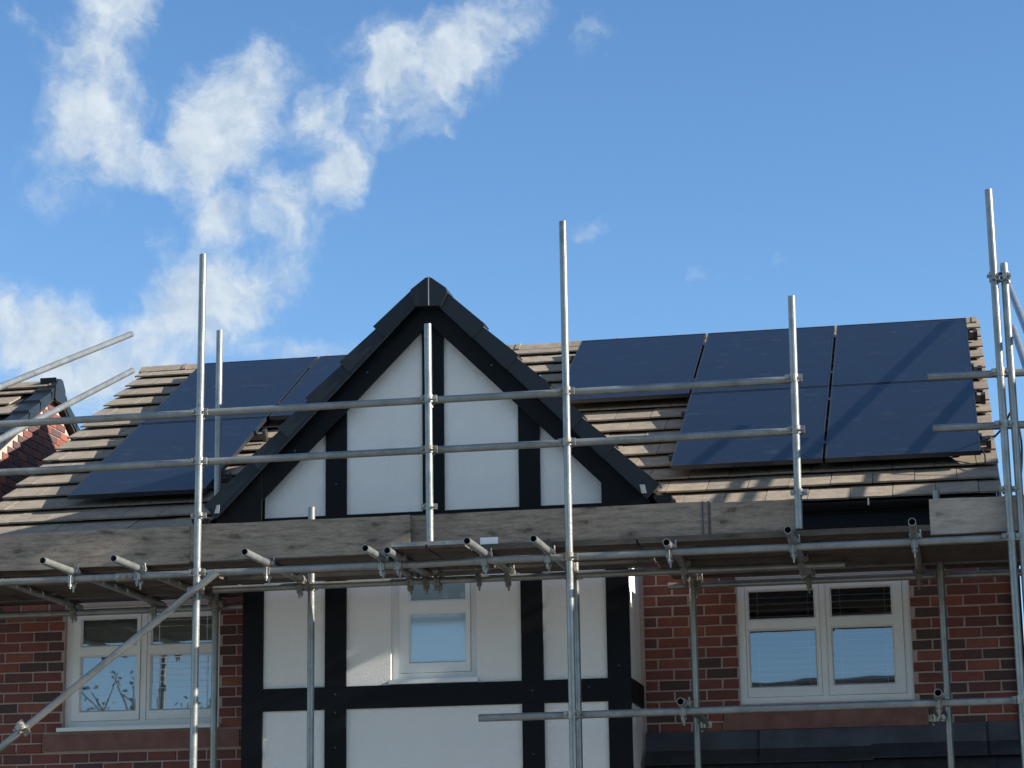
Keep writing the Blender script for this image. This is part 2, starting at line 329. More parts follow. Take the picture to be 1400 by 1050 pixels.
# masonry shells behind the facing bricks: mortar shows in the joints
m = MB()
yF, yB = .009, .28
def wallrects(x0, x1, z0, z1, hole):
    hx0, hx1, hz0, hz1 = hole
    m.box(x0, hx0, yF, yB, z0, z1); m.box(hx1, x1, yF, yB, z0, z1); m.box(hx0, hx1, yF, yB, z0, hz0); m.box(hx0, hx1, yF, yB, hz1, z1)
wallrects(WX0, -1.1, 3.0, 4.98, WLw)
yF, yB = -.012, .0085; wallrects(WX0+.001, -1.195, 3.574, 4.979, WLw); yF, yB = .009, .28
wallL = m.obj('front_wall', 'mortar', house)
m = MB(); wallrects(1.4, WX1, 3.0, 4.98, WR); wall = m.obj('front_wall', 'mortar', house)
m = MB(); m.box(WX0, WX1, .012, yB, 0, 3.0); m.box(-1.1, 1.4, .02, yB, 3.0, 4.98)
m.obj('lower_wall', 'farbrick', house)
for x0, x1 in ((WX0, WX0+.28), (VR-.31, VR-.04)):
    MB().prismx([(.281, 0), (7.3, 0), (7.3, 4.98), (3.79, 7.1), (.281, 5.1)], x0, x1).obj('gable_end_wall', 'farbrick', house)
MB().box(WX0+.29, WX1-.29, 7.02, 7.3, 0, 4.98).obj('rear_wall', 'farbrick', house)
m = MB(); m.box(WX0+.29, WX1-.29, 1.6, 1.62, 2.6, 5.0); m.box(WX0+.29, WX1-.29, .3, 1.6, 2.5, 2.55); m.box(WX0+.29, WX1-.29, .3, 1.6, 4.9, 4.95); m.obj('room_dark_lining', 'dark', house)  # near-black surfaces: the unlit room's darkness is put into their colour

# facing bricks, one object each
STR = [bevel_box_mesh('brick', .212, .055, .0625, .005, 'brick') for _ in range(6)]
def brickmesh(w, cache={}):
    k = round(w, 2)
    if abs(w-.212) < .006: return rnd.choice(STR)
    if k not in cache: cache[k] = bevel_box_mesh('brick', k-.003, .055, .0625, .005, 'brick')
    return cache[k]
def bricks(xmin, xmax, zref, krange, xj, holes, back=0.0, backz=None, parent=None):
    for k in krange:
        zc = zref-.075*k-.0375
        segs = [(xmin, xmax)]
        for hx0, hx1, hz0, hz1 in holes:
            if zc+.03 > hz0 and zc-.03 < hz1:
                ns = []
                for a, b in segs:
                    if hx0 > a and hx0 < b: ns.append((a, hx0))
                    if hx1 < b and hx1 > a: ns.append((hx1, b))
                    if hx1 <= a or hx0 >= b: ns.append((a, b))
                segs = ns
        off = xj if k % 2 == 0 else xj+.1125
        for a, b in segs:
            j = off+.225*math.floor((a-off)/.225+1e-6)
            while j < b-.001:
                x0, x1 = max(j+.005, a+.004), min(j+.22, b-.004)
                if x1-x0 > .035:
                    y = rnd.uniform(-.0012, .0015)-(back if backz is not None and zc > backz else 0)
                    o = inst('brick', brickmesh(x1-x0), parent, ((x0+x1)/2, y, zc+rnd.uniform(-.001, .001)), (0, rnd.uniform(-.004, .004), 0))
                j += .225
bricks(1.535, WX1, 4.478, range(-7, 17), 1.7462, [(WR[0], WR[1], WR[2]-.005, WR[3]), (2.09, 3.492, 3.588, 3.713)], parent=wall)
bricks(-3.46, -1.222, 4.460, range(-7, 17), -3.1553+.1125, [(WLw[0], WLw[1], WLw[2]-.005, WLw[3]), (-2.945, -1.43, 3.572, 3.70)], back=.022, backz=3.575, parent=wallL)
m = MB(); m.box(2.092, 3.49, -.018, .06, 3.590, 3.711); m.obj('stone_sill', 'stone', house)
m = MB(); m.box(-2.943, -1.432, -.042, .06, 3.577, 3.698); m.obj('stone_sill', 'stone', house)

# ------------------------------------------------------------------ windows
def window(x0, x1, z0, z1, yf, cols, zt0, zt1, casement, sill=None, glass='glass'):
    """uPVC window: outer frame, mullion, transom, glass panes; casement = index of the opening light with its own proud sash"""
    m = MB(); d = .065; y1 = yf+.07
    m.box(x0, x0+.05, yf, y1, z0, z1); m.box(x1-.05, x1, yf, y1, z0, z1); m.box(x0+.05, x1-.05, yf, y1, z0, z0+.045); m.box(x0+.05, x1-.05, yf, y1, z1-.05, z1)
    for i in range(len(cols)-1):
        a, b = cols[i][1], cols[i+1][0]; c = (a+b)/2; m.box(c-.022, c+.022, yf+.001, y1, z0+.045, z1-.05)
    f = m.obj('window', 'upvc', house)
    edges = [x0+.05]+[v for i in range(len(cols)-1) for v in ((cols[i][1]+cols[i+1][0])/2-.022, (cols[i][1]+cols[i+1][0])/2+.022)]+[x1-.05]
    for i, (a, b) in enumerate(cols):
        e0, e1 = edges[2*i]+.002, edges[2*i+1]-.002
        yy = yf-.012 if i in casement else yf+.008
        m = MB(); zb = z0+.047; zt = z1-.052; g0 = z0+.112
        m.box(e0, a, yy, y1-.01, zb, zt); m.box(b, e1, yy, y1-.01, zb, zt)
        m.box(a, b, yy, y1-.01, zb, g0); m.box(a, b, yy, y1-.01, zt0, zt1); m.box(a, b, yy, y1-.01, zt-.03, zt)
        # glazing bead, a chamfered inner lip
        for (p0, p1) in ((g0, zt0), (zt1, zt-.03)):
            t = .012
            for q in ([(a,yy+.004,p0),(b,yy+.004,p0),(b-t,yy+.024,p0+t),(a+t,yy+.024,p0+t)], [(b,yy+.004,p0),(b,yy+.004,p1),(b-t,yy+.024,p1-t),(b-t,yy+.024,p0+t)],
                      [(b,yy+.004,p1),(a,yy+.004,p1),(a+t,yy+.024,p1-t),(b-t,yy+.024,p1-t)], [(a,yy+.004,p1),(a,yy+.004,p0),(a+t,yy+.024,p0+t),(a+t,yy+.024,p1-t)]):
                m.add(q, [(0, 1, 2, 3)])
        m.obj('sash', 'upvc', f)
        for (p0, p1) in ((g0, zt0), (zt1, zt-.03)):
            tl = rnd.uniform(-.0008, .0008)
            tb = .0105*(p1-p0)
            MB().add([(a+.006, yy+.024, p0+.006), (b-.006, yy+.024+tl, p0+.006), (b-.006, yy+.024+tl+tb, p1-.006), (a+.006, yy+.024+tb, p1-.006)], [(0, 1, 2, 3)]).obj('pane', glass, f)
    if sill: MB().hexa([(sill[0], sill[2], sill[3]), (sill[1], sill[2], sill[3]), (sill[1], yf+.02, sill[3]), (sill[0], yf+.02, sill[3]),
                        (sill[0], sill[2], sill[4]-.008), (sill[1], sill[2], sill[4]-.008), (sill[1], yf+.02, sill[4]), (sill[0], yf+.02, sill[4])]).obj('sill', 'upvc', f)
    return f
window(*WR, .030, [(2.272, 2.750), (2.852, 3.287)], 4.295, 4.358, (1,))
window(*WLw, .030, [(-2.690, -2.245), (-2.150, -1.665)], 4.275, 4.338, (0,), (-2.83, -1.585, -.058, 3.715, 3.75))
BY = -.645           # face of the bay's render
window(-.150, .460, 3.955, 4.75, BY+.045, [(-.030, .380)], 4.418, 4.496, (0,), (-.155, .472, BY-.035, 3.922, 3.960), 'obscure')

def blind(x0, x1, z0, z1, y, tilt, label):
    b = empty('window_blind', ((x0+x1)/2, y, z1), label, 'window blind', 'venetian blinds in the upstairs windows')
    me, _ = MB().box(-(x1-x0)/2, (x1-x0)/2, -.024, .024, -.0018, .0018).mesh('slat', 'blind', (0, 0, 0))
    z = z1-.03
    while z > z0:
        inst('slat', me, b, ((x0+x1)/2, y, z), (R(tilt), rnd.uniform(-.002, .002), 0)); z -= .0455
    for x in (x0+.08, x1-.07): MB().box(x-.0015, x+.0015, y-.027, y-.0245, z0, z1).obj('cord', 'blind', b)
    MB().box(x0, x1, y-.025, y+.025, z1-.005, z1+.035).obj('head_rail', 'blind', b)
blind(2.26, 2.765, 3.86, 4.60, .115, 3, 'white venetian blind behind left half of right-hand brick wall window')
blind(2.84, 3.30, 3.86, 4.60, .115, 3, 'white venetian blind behind opening right half of right-hand window')
blind(-2.705, -2.225, 3.84, 4.58, .075, -66, 'closed pale venetian blind behind left half of window crossed by raking tube')
blind(-2.165, -1.645, 3.84, 4.58, .075, -64, 'closed pale venetian blind behind right half of window left of the gable')
rb = empty('window_blind', (.17, -.5, 4.7), 'pale closed blind behind small bathroom window in white bay', 'window blind')
MB().box(-.06, .41, -.545, -.542, 3.98, 4.70).obj('blind_fabric', 'blind', rb)

# ------------------------------------------------------------------ half-timbered bay
m = MB(); hx0, hx1, hz0, hz1 = -.150, .460, 3.922, 4.75
for a, b, c, d in ((-1.195, hx0, 0, 5.12), (hx1, 1.507, 0, 5.12), (hx0, hx1, 0, hz0), (hx0, hx1, hz1, 5.12)): m.box(a, b, BY, BY+.16, c, d)
m.prism([(-1.195, 5.12), (1.507, 5.12), (1.507, 5.2), (.156, 6.55), (-1.195, 5.2)], BY, BY+.16)
m.box(-1.195, -1.07, BY+.161, .02, 0, 5.12); m.box(1.38, 1.507, BY+.161, .02, 0, 5.12)
bay = m.obj('bay_wall', 'render', house)
m = MB(); m.box(-1.06, 1.37, -.46, -.44, 0, 5.1); m.obj('bay_dark_lining', 'dark', house)  # dark sheet standing in for the shade inside the bay
VX = [(-1.217, -1.068), (-.618, -.466), (.776, .927), (1.370, 1.529)]
TF, TB = BY-.023, BY+.001
C_IN = lambda x: 6.464-abs(x-.156)
for i, (a, b) in enumerate(VX):
    ztop = 4.968
    if i in (0, 3): MB().box(a, b, TF, TB, 0, ztop).obj('timber_board', 'paint', bay)
    else:
        MB().box(a, b, TF, TB, 3.919, ztop).obj('timber_board', 'paint', bay); MB().box(a, b, TF, TB, 0, 3.761).obj('timber_board', 'paint', bay)
for a, b in ((VX[0][1], VX[3][0]),): MB().box(a+.001, b-.001, TF+.002, TB, 3.762, 3.918).obj('timber_board', 'paint', bay)
MB().box(-1.217, 1.529, TF-.004, TB, 4.97, 5.123).obj('timber_board', 'paint', bay)
for a, b in (VX[0], VX[1], (.088, .243), VX[2], VX[3]):
    za, zb = C_IN(a)+.03, C_IN(b)+.03
    poly = [(a, 5.125), (b, 5.125), (b, zb), (a, za)]
    if a < .156 < b: poly = [(a, 5.125), (b, 5.125), (b, zb), (.156, C_IN(.156)+.03), (a, za)]
    MB().prism(poly, TF+.001, TB).obj('timber_board', 'paint', bay)
for s, x, e in ((1, 1.507, 1.529), (-1, -1.195, -1.217)):
    MB().box(min(x, e), max(x, e), TB+.002, .0, 3.762, 3.918).obj('timber_board', 'paint', bay)
    MB().box(min(x, e), max(x, e), TB+.002, .0, 4.97, 5.123).obj('timber_board', 'paint', bay)
for x, z in ((-.542, 3.865), (-.54, 3.74), (-.54, 3.50), (.85, 3.85), (1.24, 3.86), (.85, 3.42), (-1.14, 3.3), (1.45, 4.0), (.17, 5.9), (-.54, 5.35)):
    MB().tube((x, TF-.004, z), (x, TF+.01, z), .006, 0, 8).obj('screw_head', 'rail', bay)
# barge boards, verge units, ridge cap
AX = .156
def slope_poly(side, c0, c1, x_in, x_out):
    """strip of the 45 degree rake between the lines |x-AX|+z = c0 (lower) and c1 (upper)"""
    X = lambda u: AX+side*u
    p = [(X(x_in), c0-x_in), (X(x_out), c0-x_out), (X(x_out), c1-x_out), (X(x_in), c1-x_in)]
    return p if side > 0 else p[::-1]
BF = -.735
for s in (-1, 1):
    w = 1.21 if s > 0 else 1.20
    p = slope_poly(s, 6.464, 6.668, .0, 1.21) if s > 0 else slope_poly(s, 6.464, 6.668, .0, 1.223)
    MB().prism(p, BF, BF+.025).obj('barge_board', 'paint', bay)
    # boxed foot of the rake
    xa, xb = (1.366, 1.70) if s > 0 else (-1.40, -1.068)
    if s > 0: q = [(1.366, 4.99), (1.70, 4.99), (1.70, 6.66-1.544), (1.366, 6.66-1.21)]
    else: q = [(-1.40, 4.99), (-1.067, 4.99), (-1.067, 6.66-1.223), (-1.40, 6.66-1.556)]
    MB().prism(q, BF-.006, BF+.02).obj('eaves_box', 'paint', bay)
    m = MB(); m.box(min(q[0][0], q[1][0]), max(q[0][0], q[1][0]), BF+.022, -.01, 4.99, 5.015); m.obj('soffit', 'paint', bay)
    # soffit strip under the rake, back to the render
    X = lambda u: AX+s*u
    vs = [(X(0), BF+.026, 6.52), (X(1.24), BF+.026, 5.28), (X(1.24), BY-.001, 5.28), (X(0), BY-.001, 6.52)]
    MB().add(vs+[(x, y, z+.02) for x, y, z in vs], [(0,1,2,3),(7,6,5,4),(0,4,5,1),(1,5,6,2),(2,6,7,3),(3,7,4,0)]).obj('soffit', 'paint', bay)
    # verge units, stepped: each overlaps the one below
    u, n = .105, 0
    joints = [.05, .372, .618, .866, 1.07, 1.285, 1.606] if s < 0 else [.05, .403, .641, .872, 1.095, 1.312, 1.606]
    for a, b in zip(joints[:-1], joints[1:]):
        b2 = b+.012; d = 6.660; top = 6.80
        def P(uu, c, y): return (AX+s*(uu), y, c-uu)
        lift = .034; cut = .072    # ends are cut square to the slope
        lo0, lo1, hi1, hi0 = (max(a-cut, .0), d), (b2-cut-.01, d-.006), (b2+.006, top+lift), (a, top+.002)
        front = [P(lo0[0], lo0[1], 0), P(lo1[0], lo1[1], 0), P(hi1[0], hi1[1], 0), P(hi0[0], hi0[1], 0)]
        yf0, yf1 = -.802, -.816      # upper end tucks behind the unit above
        ys = [yf0, yf1, yf1, yf0]
        fr = [(p[0], y, p[2]) for p, y in zip(front, ys)]; bk = [(p[0], y+.022, p[2]) for p, y in zip(front, ys)]
        order = (0, 1, 2, 3) if s > 0 else (3, 2, 1, 0)
        m = MB(); m.hexa([fr[i] for i in order]+[bk[i] for i in order])
        # top flange lying on the tiles, and a thin lower lip catching light
        tp = [fr[3], fr[2], (fr[2][0], -.66, fr[2][2]), (fr[3][0], -.66, fr[3][2])]
        m.add(tp+[(x-s*.008, y, z-.008) for x, y, z in tp], [(0,1,2,3) if s < 0 else (3,2,1,0), (7,6,5,4) if s < 0 else (4,5,6,7), (0,4,5,1),(1,5,6,2),(2,6,7,3),(3,7,4,0)])
        lp = [fr[0], fr[1], (fr[1][0], yf1-.006, fr[1][2]), (fr[0][0], yf0-.006, fr[0][2])]
        m.add([(x, y, z) for x, y, z in lp]+[(x-s*.004, y, z-.006) for x, y, z in lp], [(0,1,2,3),(7,6,5,4),(0,4,5,1),(1,5,6,2),(2,6,7,3),(3,7,4,0)])
        vo = m.obj('verge_unit', 'verge', bay)
    # pale end clip at the foot of the last unit
    x = AX+s*1.60
    ex = AX+s*1.522; ez = 5.150
    MB().hexa([(ex-.022, -.823, ez), (ex+.012, -.823, ez), (ex+.012, -.818, ez), (ex-.022, -.818, ez), (ex-.016-s*.018, -.823, ez+.06), (ex+.008-s*.008, -.823, ez+.06), (ex+.008-s*.008, -.818, ez+.06), (ex-.016-s*.008, -.818, ez+.06)]).obj('end_clip', 'pale', bay)
    for uu, c in ((1.30, 6.58), (.98, 6.57), (.45, 6.58)):
        MB().tube((AX+s*uu, BF-.005, c-uu), (AX+s*uu, BF+.005, c-uu), .007, 0, 8).obj('screw_head', 'rail', bay)
cap = [(.079, 6.567), (.261, 6.560), (.311, 6.655), (.302, 6.690), (.20, 6.768), (.178, 6.776), (.153, 6.771), (.046, 6.692), (.041, 6.655)]
m = MB(); m.prism(cap, -.836, -.60); m.obj('ridge_end_cap', 'verge', bay)
MB().box(.1745, .1795, -.8395, -.8365, 6.567, 6.773).obj('cap_seam', 'pale', bay)
# bay roof: stepped courses of dark tiles running back into the main roof
m = MB()
for s in (-1, 1):
    for k in range(7):
        u0, u1 = k*.235, (k+1)*.235+.03
        p = [(AX+s*u0, 6.775-u0), (AX+s*u1, 6.775-u1+.014), (AX+s*(u1-.012), 6.775-u1-.010), (AX+s*u0, 6.74-u0)]
        if s > 0: p = p[::-1]
        m.prism(p, -.64, 2.9)
m.obj('bay_roof', 'tile', house)
m = MB()
for k in range(8): m.prism([(AX-.09, 6.745-.0), (AX, 6.79-.0), (AX+.09, 6.745), (AX, 6.76)][::-1], -.595+.43*k, -.605+.43*(k+1))
m.obj('bay_ridge', 'verge', house)

def half_gutter(p0, p1, r=.056, name='gutter', stops=(True, True)):
    p0, p1 = Vector(p0), Vector(p1); d = (p1-p0).normalized(); sd = d.cross(Vector((0, 0, 1))).normalized(); m = MB(); n = 12
    def ring(p, rr): return [p+sd*math.cos(a)*rr-Vector((0, 0, 1))*math.sin(a)*rr for a in [math.pi*i/n for i in range(n+1)]]
    A, B, C, D = ring(p0, r), ring(p1, r), ring(p0, r-.004), ring(p1, r-.004); k = n+1
    m.add(A+B, [(i, i+1, k+i+1, k+i) for i in range(n)], True); m.add(C+D, [(k+i, k+i+1, i+1, i) for i in range(n)], True)
    m.add([A[0], B[0], D[0], C[0]], [(0,1,2,3)]); m.add([A[n], B[n], D[n], C[n]], [(3,2,1,0)])
    for st, q in zip(stops, (p0, p1)):
        if st: rr = ring(q, r+.002); m.add(rr, [tuple(range(n+1))]); rr2 = [x+d*.004 for x in rr]; m.add(rr2, [tuple(range(n, -1, -1))])
    return m
m = half_gutter((1.795, -.80, 5.135), (1.795, -.02, 5.135), .06); g = m.obj('bay_gutter', 'gutter', house)
m = half_gutter((1.795, -.62, 5.1355), (1.795, -.58, 5.1355), .066, stops=(False, False)); m.obj('gutter_bracket', 'gutter', g)
half_gutter((-1.50, -.80, 5.12), (-1.50, -.02, 5.12), .06).obj('bay_gutter', 'gutter', house)

# ------------------------------------------------------------------ main roof
m = MB()
e0, r0 = RP(0, S14-.02, OFF-.06), RP(0, -.40, OFF-.05)
m.prismx([(e0.y, e0.z), (r0.y, r0.z), (7.6, 4.95), (7.6, 4.90), (r0.y, r0.z-.08), (e0.y, e0.z-.06)], VL+.04, VR-.04)
roof = m.obj('roof', 'felt', house)
MB().prismx([(3.80, 7.36), (7.65, 5.05), (7.65, 4.96), (3.80, 7.27)], VL, VR).obj('rear_roof_slope', 'tile', house)
PANELS = [(.602, 1.708, 0), (1.728, 2.834, 0), (2.853, 3.958, 0), (1.728, 2.834, 1), (2.853, 3.958, 1), (-2.932, -1.827, 0), (-1.807, -.701, 0), (-2.932, -1.827, 1)]
PS = 1.797
def prow(r): s0 = r*(PS+.0195); return s0, s0+PS
def tile_variants(w, n=3):
    out = []
    for _ in range(n):
        th, ln = .0135, GAUGE+.07
        # local frame: x across, y up the slope from the nose, z out of the slope; the tail sits 26 mm lower under the next nose
        j = lambda: rnd.uniform(-.0014, .0014)
        tail = -.0345*(ln/GAUGE)
        xs = [-w/2, -w/6, w/6, w/2]; v = []
        for row, (y, z) in enumerate(((0, 0), (ln, tail))):
            for x in xs: v.append((x, y+(j() if row == 0 else 0), z+j()*.6))
        v += [(x, y, z-th) for x, y, z in v[:4]]+[(x, y, z-th) for x, y, z in v[4:8]]
        f = [(i, i+1, 5+i, 4+i) for i in range(3)]+[(8+i, 9+i, 1+i, i) for i in range(3)]+[(9+i, 8+i, 12+i, 13+i) for i in range(3)]+[(0, 4, 12, 8), (3, 11, 15, 7), (4, 5, 13, 12), (5, 6, 14, 13), (6, 7, 15, 14)]
        me = bpy.data.meshes.new('roof_tile'); me.from_pydata(v, [], f); me.materials.append(MT['tile']); out.append(me)
    return out
TW = .2954
TV = tile_variants(TW-.005); THALF = {}
hid = MB(); vis = 0
ROOFROT = math.atan2(SB, CB)
for k in range(15):
    s = sk(k); j0 = 2.740 if k % 2 == 0 else 2.893
    i0 = int(math.floor((VL-j0)/TW))
    for i in range(i0, i0+30):
        a, b = j0+i*TW, j0+(i+1)*TW; a, b = max(a, VL), min(b, VR)
        if b-a < .05: continue
        xc = (a+b)/2; P = RP(xc, s, OFF)
        # hidden inside the bay roof?
        zz = 6.70-abs(xc-AX)
        if RP(0, s-GAUGE, OFF).z < zz-.10 and abs(xc-AX) < 1.6: continue
        under = False
        for x0, x1, r in PANELS:
            q0, q1 = prow(r)
            low = .62 if not ((r == 0) and any(p[2] == 1 and abs(p[0]-x0) < .01 for p in PANELS)) else -.05
            if a > x0+.18 and b < x1+.02 and s-GAUGE*.9 > q0-.25 and s < q1-low: under = True
        if b-a > TW-.02: me = rnd.choice(TV)
        else:
            key = round(b-a, 2)
            if key not in THALF: THALF[key] = tile_variants(b-a-.005, 1)[0]
            me = THALF[key]
        lift = rnd.uniform(-.0015, .002); rot = Euler((ROOFROT+rnd.uniform(-.006, .006), rnd.uniform(-.006, .006), rnd.uniform(-.004, .004)))
        P = RP(xc, s+rnd.uniform(-.003, .003), OFF+lift)
        if under:
            M3 = rot.to_matrix(); hid.add([P+M3 @ v.co for v in me.vertices], [tuple(p.vertices) for p in me.polygons])
        else: inst('roof_tile', me, roof, P, rot); vis += 1
print('tiles one by one', vis)
hid.obj('roof_tile', 'tile', roof, kind='stuff')
# ridge tiles with collars
def ridge_mesh(L, endcap=False):
    m = MB(); p = [(-.105, -.052), (-.092, -.064), (-.03, -.018), (0, -.008), (.03, -.018), (.092, -.064), (.105, -.052), (.04, .004), (.014, .018), (-.014, .018), (-.04, .004)]
    m.prismx(p, -L/2+.004, L/2-.004)
    m.prismx([(y*1.05, z+.0055) for y, z in p], L/2-.03, L/2+.010)
    return m.mesh('ridge_tile', 'tile', (0, 0, 0))[0]
RL = .452; RM = ridge_mesh(RL); x = VL+RL/2-.03
while x < VR+.1:
    inst('ridge_tile', RM, roof, (x, 3.791, 7.388+rnd.uniform(-.003, .003)), (0, rnd.uniform(-.004, .004), math.pi if False else 0)); x += RL
# eaves: fascia, soffit, gutter in two runs either side of the bay
for a, b in ((VL+.06, -1.45), (1.75, VR-.06)):
    MB().box(a, b, -.130, -.105, 4.955, 5.135).obj('fascia', 'paint', house)
    MB().box(a, b, -.104, .008, 4.965, 4.985).obj('soffit', 'paint', house)
    g = half_gutter((a, -.187, 5.128), (b, -.187, 5.128), .056).obj('gutter', 'gutter', house)
    x = a+.5
    while x < b-.2:
        half_gutter((x, -.187, 5.129), (x+.03, -.187, 5.129), .062, stops=(False, False)).obj('gutter_bracket', 'gutter', g); x += .9
MB().box(3.158, 3.168, -.252, -.244, 5.095, 5.145).obj('gutter_clip', 'pale', house)
T0 = MB(); T0.tube((4.13, -.045, 4.86), (4.13, -.045, .05), .034, .030, 14); T0.tube((4.0, -.187, 5.075), (4.13, -.045, 4.87), .034, .030, 14); T0.obj('downpipe', 'gutter', house)
# verge mortar / undercloak on both gable edges
for x0, x1 in ((VL+.005, VL+.035), (VR-.035, VR-.005)):
    a, b = RP(0, S14-.03, OFF-.055), RP(0, -.36, OFF-.055)
    MB().prismx([(a.y, a.z), (b.y, b.z), (b.y, b.z-.07), (a.y, a.z-.07)], x0, x1).obj('undercloak', 'mortar', house)

# ------------------------------------------------------------------ lean-to porch roof below the right window
PT = math.tan(R(38)); pr = MB()
pr.hexa([(1.532, .0, 2.70), (4.3, .0, 2.70), (4.3, .012, 2.70), (1.532, .012, 2.70), (1.532, 0, 3.42), (4.3, 0, 3.42), (4.3, .012, 3.42), (1.532, .012, 3.42)])
z0 = 3.43
pr.hexa([(1.532, -1.0, z0-PT), (4.3, -1.0, z0-PT), (4.3, -.02, z0-.06), (1.532, -.02, z0-.06), (1.532, -1.0, z0-PT+.02), (4.3, -1.0, z0-PT+.02), (4.3, -.02, z0-.02), (1.532, -.02, z0-.02)])
porch = pr.obj('porch_roof', 'felt', house)
x = 1.533
while x < 4.28:      # lead in separate lengths, upstand and apron
    L = min(.78, 4.29-x); zt = 3.587 if x+L/2 < 3.3 else 3.601; a = .002*(int(x*10) % 2)
    m = MB(); xe = x+L+.02
    m.hexa([(x, -.022-a, zt-.13), (xe, -.022-a, zt-.13), (xe, -.002, zt-.13), (x, -.002, zt-.13), (x, -.008-a, zt), (xe, -.008-a, zt), (xe, -.002, zt), (x, -.002, zt)])
    zb = zt-.13; dy = .155
    m.hexa([(x, -dy, zb-dy*PT*.86), (xe, -dy, zb-dy*PT*.86), (xe, -.012, zb-.012), (x, -.012, zb-.012), (x, -dy-.003, zb-dy*PT*.86+.006), (xe, -dy-.003, zb-dy*PT*.86+.006), (xe, -.018-a, zb+.004), (x, -.018-a, zb+.004)])
    m.obj('lead_flashing', 'lead', porch); x += L
zt0 = 3.46-.06
for k in range(4):
    y1 = -.10-.17*k; y0 = y1-.20
    x = 1.534-(.15 if k % 2 else 0)
    while x < 4.28:
        a, b = max(x, 1.534)+.002, min(x+.3, 4.29)-.002
        zz = lambda y, o: zt0+(y+.06)*PT+o
        lf = rnd.uniform(0, .003)
        MB().hexa([(a, y0, zz(y0, .006+lf)), (b, y0, zz(y0, .006+lf)), (b, y1, zz(y1, -.014)), (a, y1, zz(y1, -.014)), (a, y0, zz(y0, .022+lf)), (b, y0, zz(y0, .022+lf)), (b, y1, zz(y1, .0)), (a, y1, zz(y1, .0))]).obj('slate_tile', 'slate', porch)
        x += .3

# ================================================================== SOLAR PANELS
def panel(x0, x1, r, label, group):
    s0, s1 = prow(r); c = RP((x0+x1)/2, (s0+s1)/2, -.035)
    p = empty('solar_panel', c, label, 'solar panel', group)
    th, fwd = .035, .011
    def bar(xa, xb, sa, sb, o0, o1):
        q = [RP(xa, sb, o0), RP(xb, sb, o0), RP(xb, sa, o0), RP(xa, sa, o0), RP(xa, sb, o1), RP(xb, sb, o1), RP(xb, sa, o1), RP(xa, sa, o1)]; return q
    m = MB(); m.hexa(bar(x0, x0+fwd, s0, s1, -th, 0)); m.hexa(bar(x1-fwd, x1, s0, s1, -th, 0)); m.hexa(bar(x0+fwd, x1-fwd, s0, s0+fwd, -th, 0)); m.hexa(bar(x0+fwd, x1-fwd, s1-fwd, s1, -th, 0))
    m.obj('frame', 'pframe', p)
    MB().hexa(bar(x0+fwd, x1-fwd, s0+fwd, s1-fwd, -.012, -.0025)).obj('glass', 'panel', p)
    MB().hexa(bar(x0+.25, x0+.37, s0+.15, s0+.23, -.03, -.0125)).obj('junction_box', 'black', p)
    for fs in (.2, .8):
        s = s0+(s1-s0)*fs
        MB().hexa(bar(x1+.0005, x1+.019, s-.03, s+.03, -.03, .004)).obj('clamp', 'pframe', p)
    return p
GA, GB = 'solar panels of the array right of the gable', 'solar panels of the array left of the gable'
PL = ['black solar panel at upper left of right-hand array, bare tiles below it', 'black solar panel in top row behind the short scaffold post, middle of three',
      'black solar panel at top right corner of roof beside the right verge', 'black solar panel in lower row crossed by two guard rails, beside bare tiles',
      'black solar panel at bottom right of roof with cable at its corner', 'black solar panel in upper row of left array beside the left verge',
      'greyish reflecting solar panel at top of left array, partly behind gable', 'black solar panel in lower row of left array, lone lower one']
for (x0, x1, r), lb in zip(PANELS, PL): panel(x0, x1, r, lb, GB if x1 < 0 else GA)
def rail(x0, x1, s, label):
    o = MB().hexa([RP(x0, s+.02, OFF+.018), RP(x1, s+.02, OFF+.018), RP(x1, s-.02, OFF+.018), RP(x0, s-.02, OFF+.018), RP(x0, s+.02, -.037), RP(x1, s+.02, -.037), RP(x1, s-.02, -.037), RP(x0, s-.02, -.037)])
    return o
for x0, x1, r, where in ((.55, 4.005, 0, 'top row of right array'), (1.68, 4.005, 1, 'lower row of right array'), (-2.96, -.66, 0, 'top row of left array'), (-2.96, -1.76, 1, 'lower panel of left array')):
    s0, s1 = prow(r)
    for fs, w in ((.2, 'upper'), (.8, 'lower')):
        s = s0+(s1-s0)*fs
        e = empty('mounting_rail', RP((x0+x1)/2, s, OFF), w+' dark mounting rail under the '+where, 'mounting rail', 'panel mounting rails')
        rail(x0, x1, s, '').obj('rail', 'rail', e)
        x = x0+.12
        while x < x1:
            MB().hexa([RP(x-.02, s+.09, OFF+.001), RP(x+.02, s+.09, OFF+.001), RP(x+.02, s-.03, OFF+.001), RP(x-.02, s-.03, OFF+.001), RP(x-.02, s+.06, OFF+.017), RP(x+.02, s+.06, OFF+.017), RP(x+.02, s-.03, OFF+.017), RP(x-.02, s-.03, OFF+.017)]).obj('roof_hook', 'black', e); x += .9
        if x1 > 3: MB().hexa([RP(x1+.001, s+.035, OFF), RP(x1+.035, s+.035, OFF), RP(x1+.035, s-.035, OFF), RP(x1+.001, s-.035, OFF), RP(x1+.001, s+.035, -.02), RP(x1+.035, s+.035, -.02), RP(x1+.035, s-.035, -.02), RP(x1+.001, s-.035, -.02)]).obj('end_clamp', 'black', e)
        if x1 < 0: MB().hexa([RP(x1+.001, s+.03, OFF), RP(x1+.03, s+.03, OFF), RP(x1+.03, s-.03, OFF), RP(x1+.001, s-.03, OFF), RP(x1+.001, s+.03, .0), RP(x1+.03, s+.03, .0), RP(x1+.03, s-.03, .0), RP(x1+.001, s-.03, .0)]).obj('end_clamp', 'rail', e)

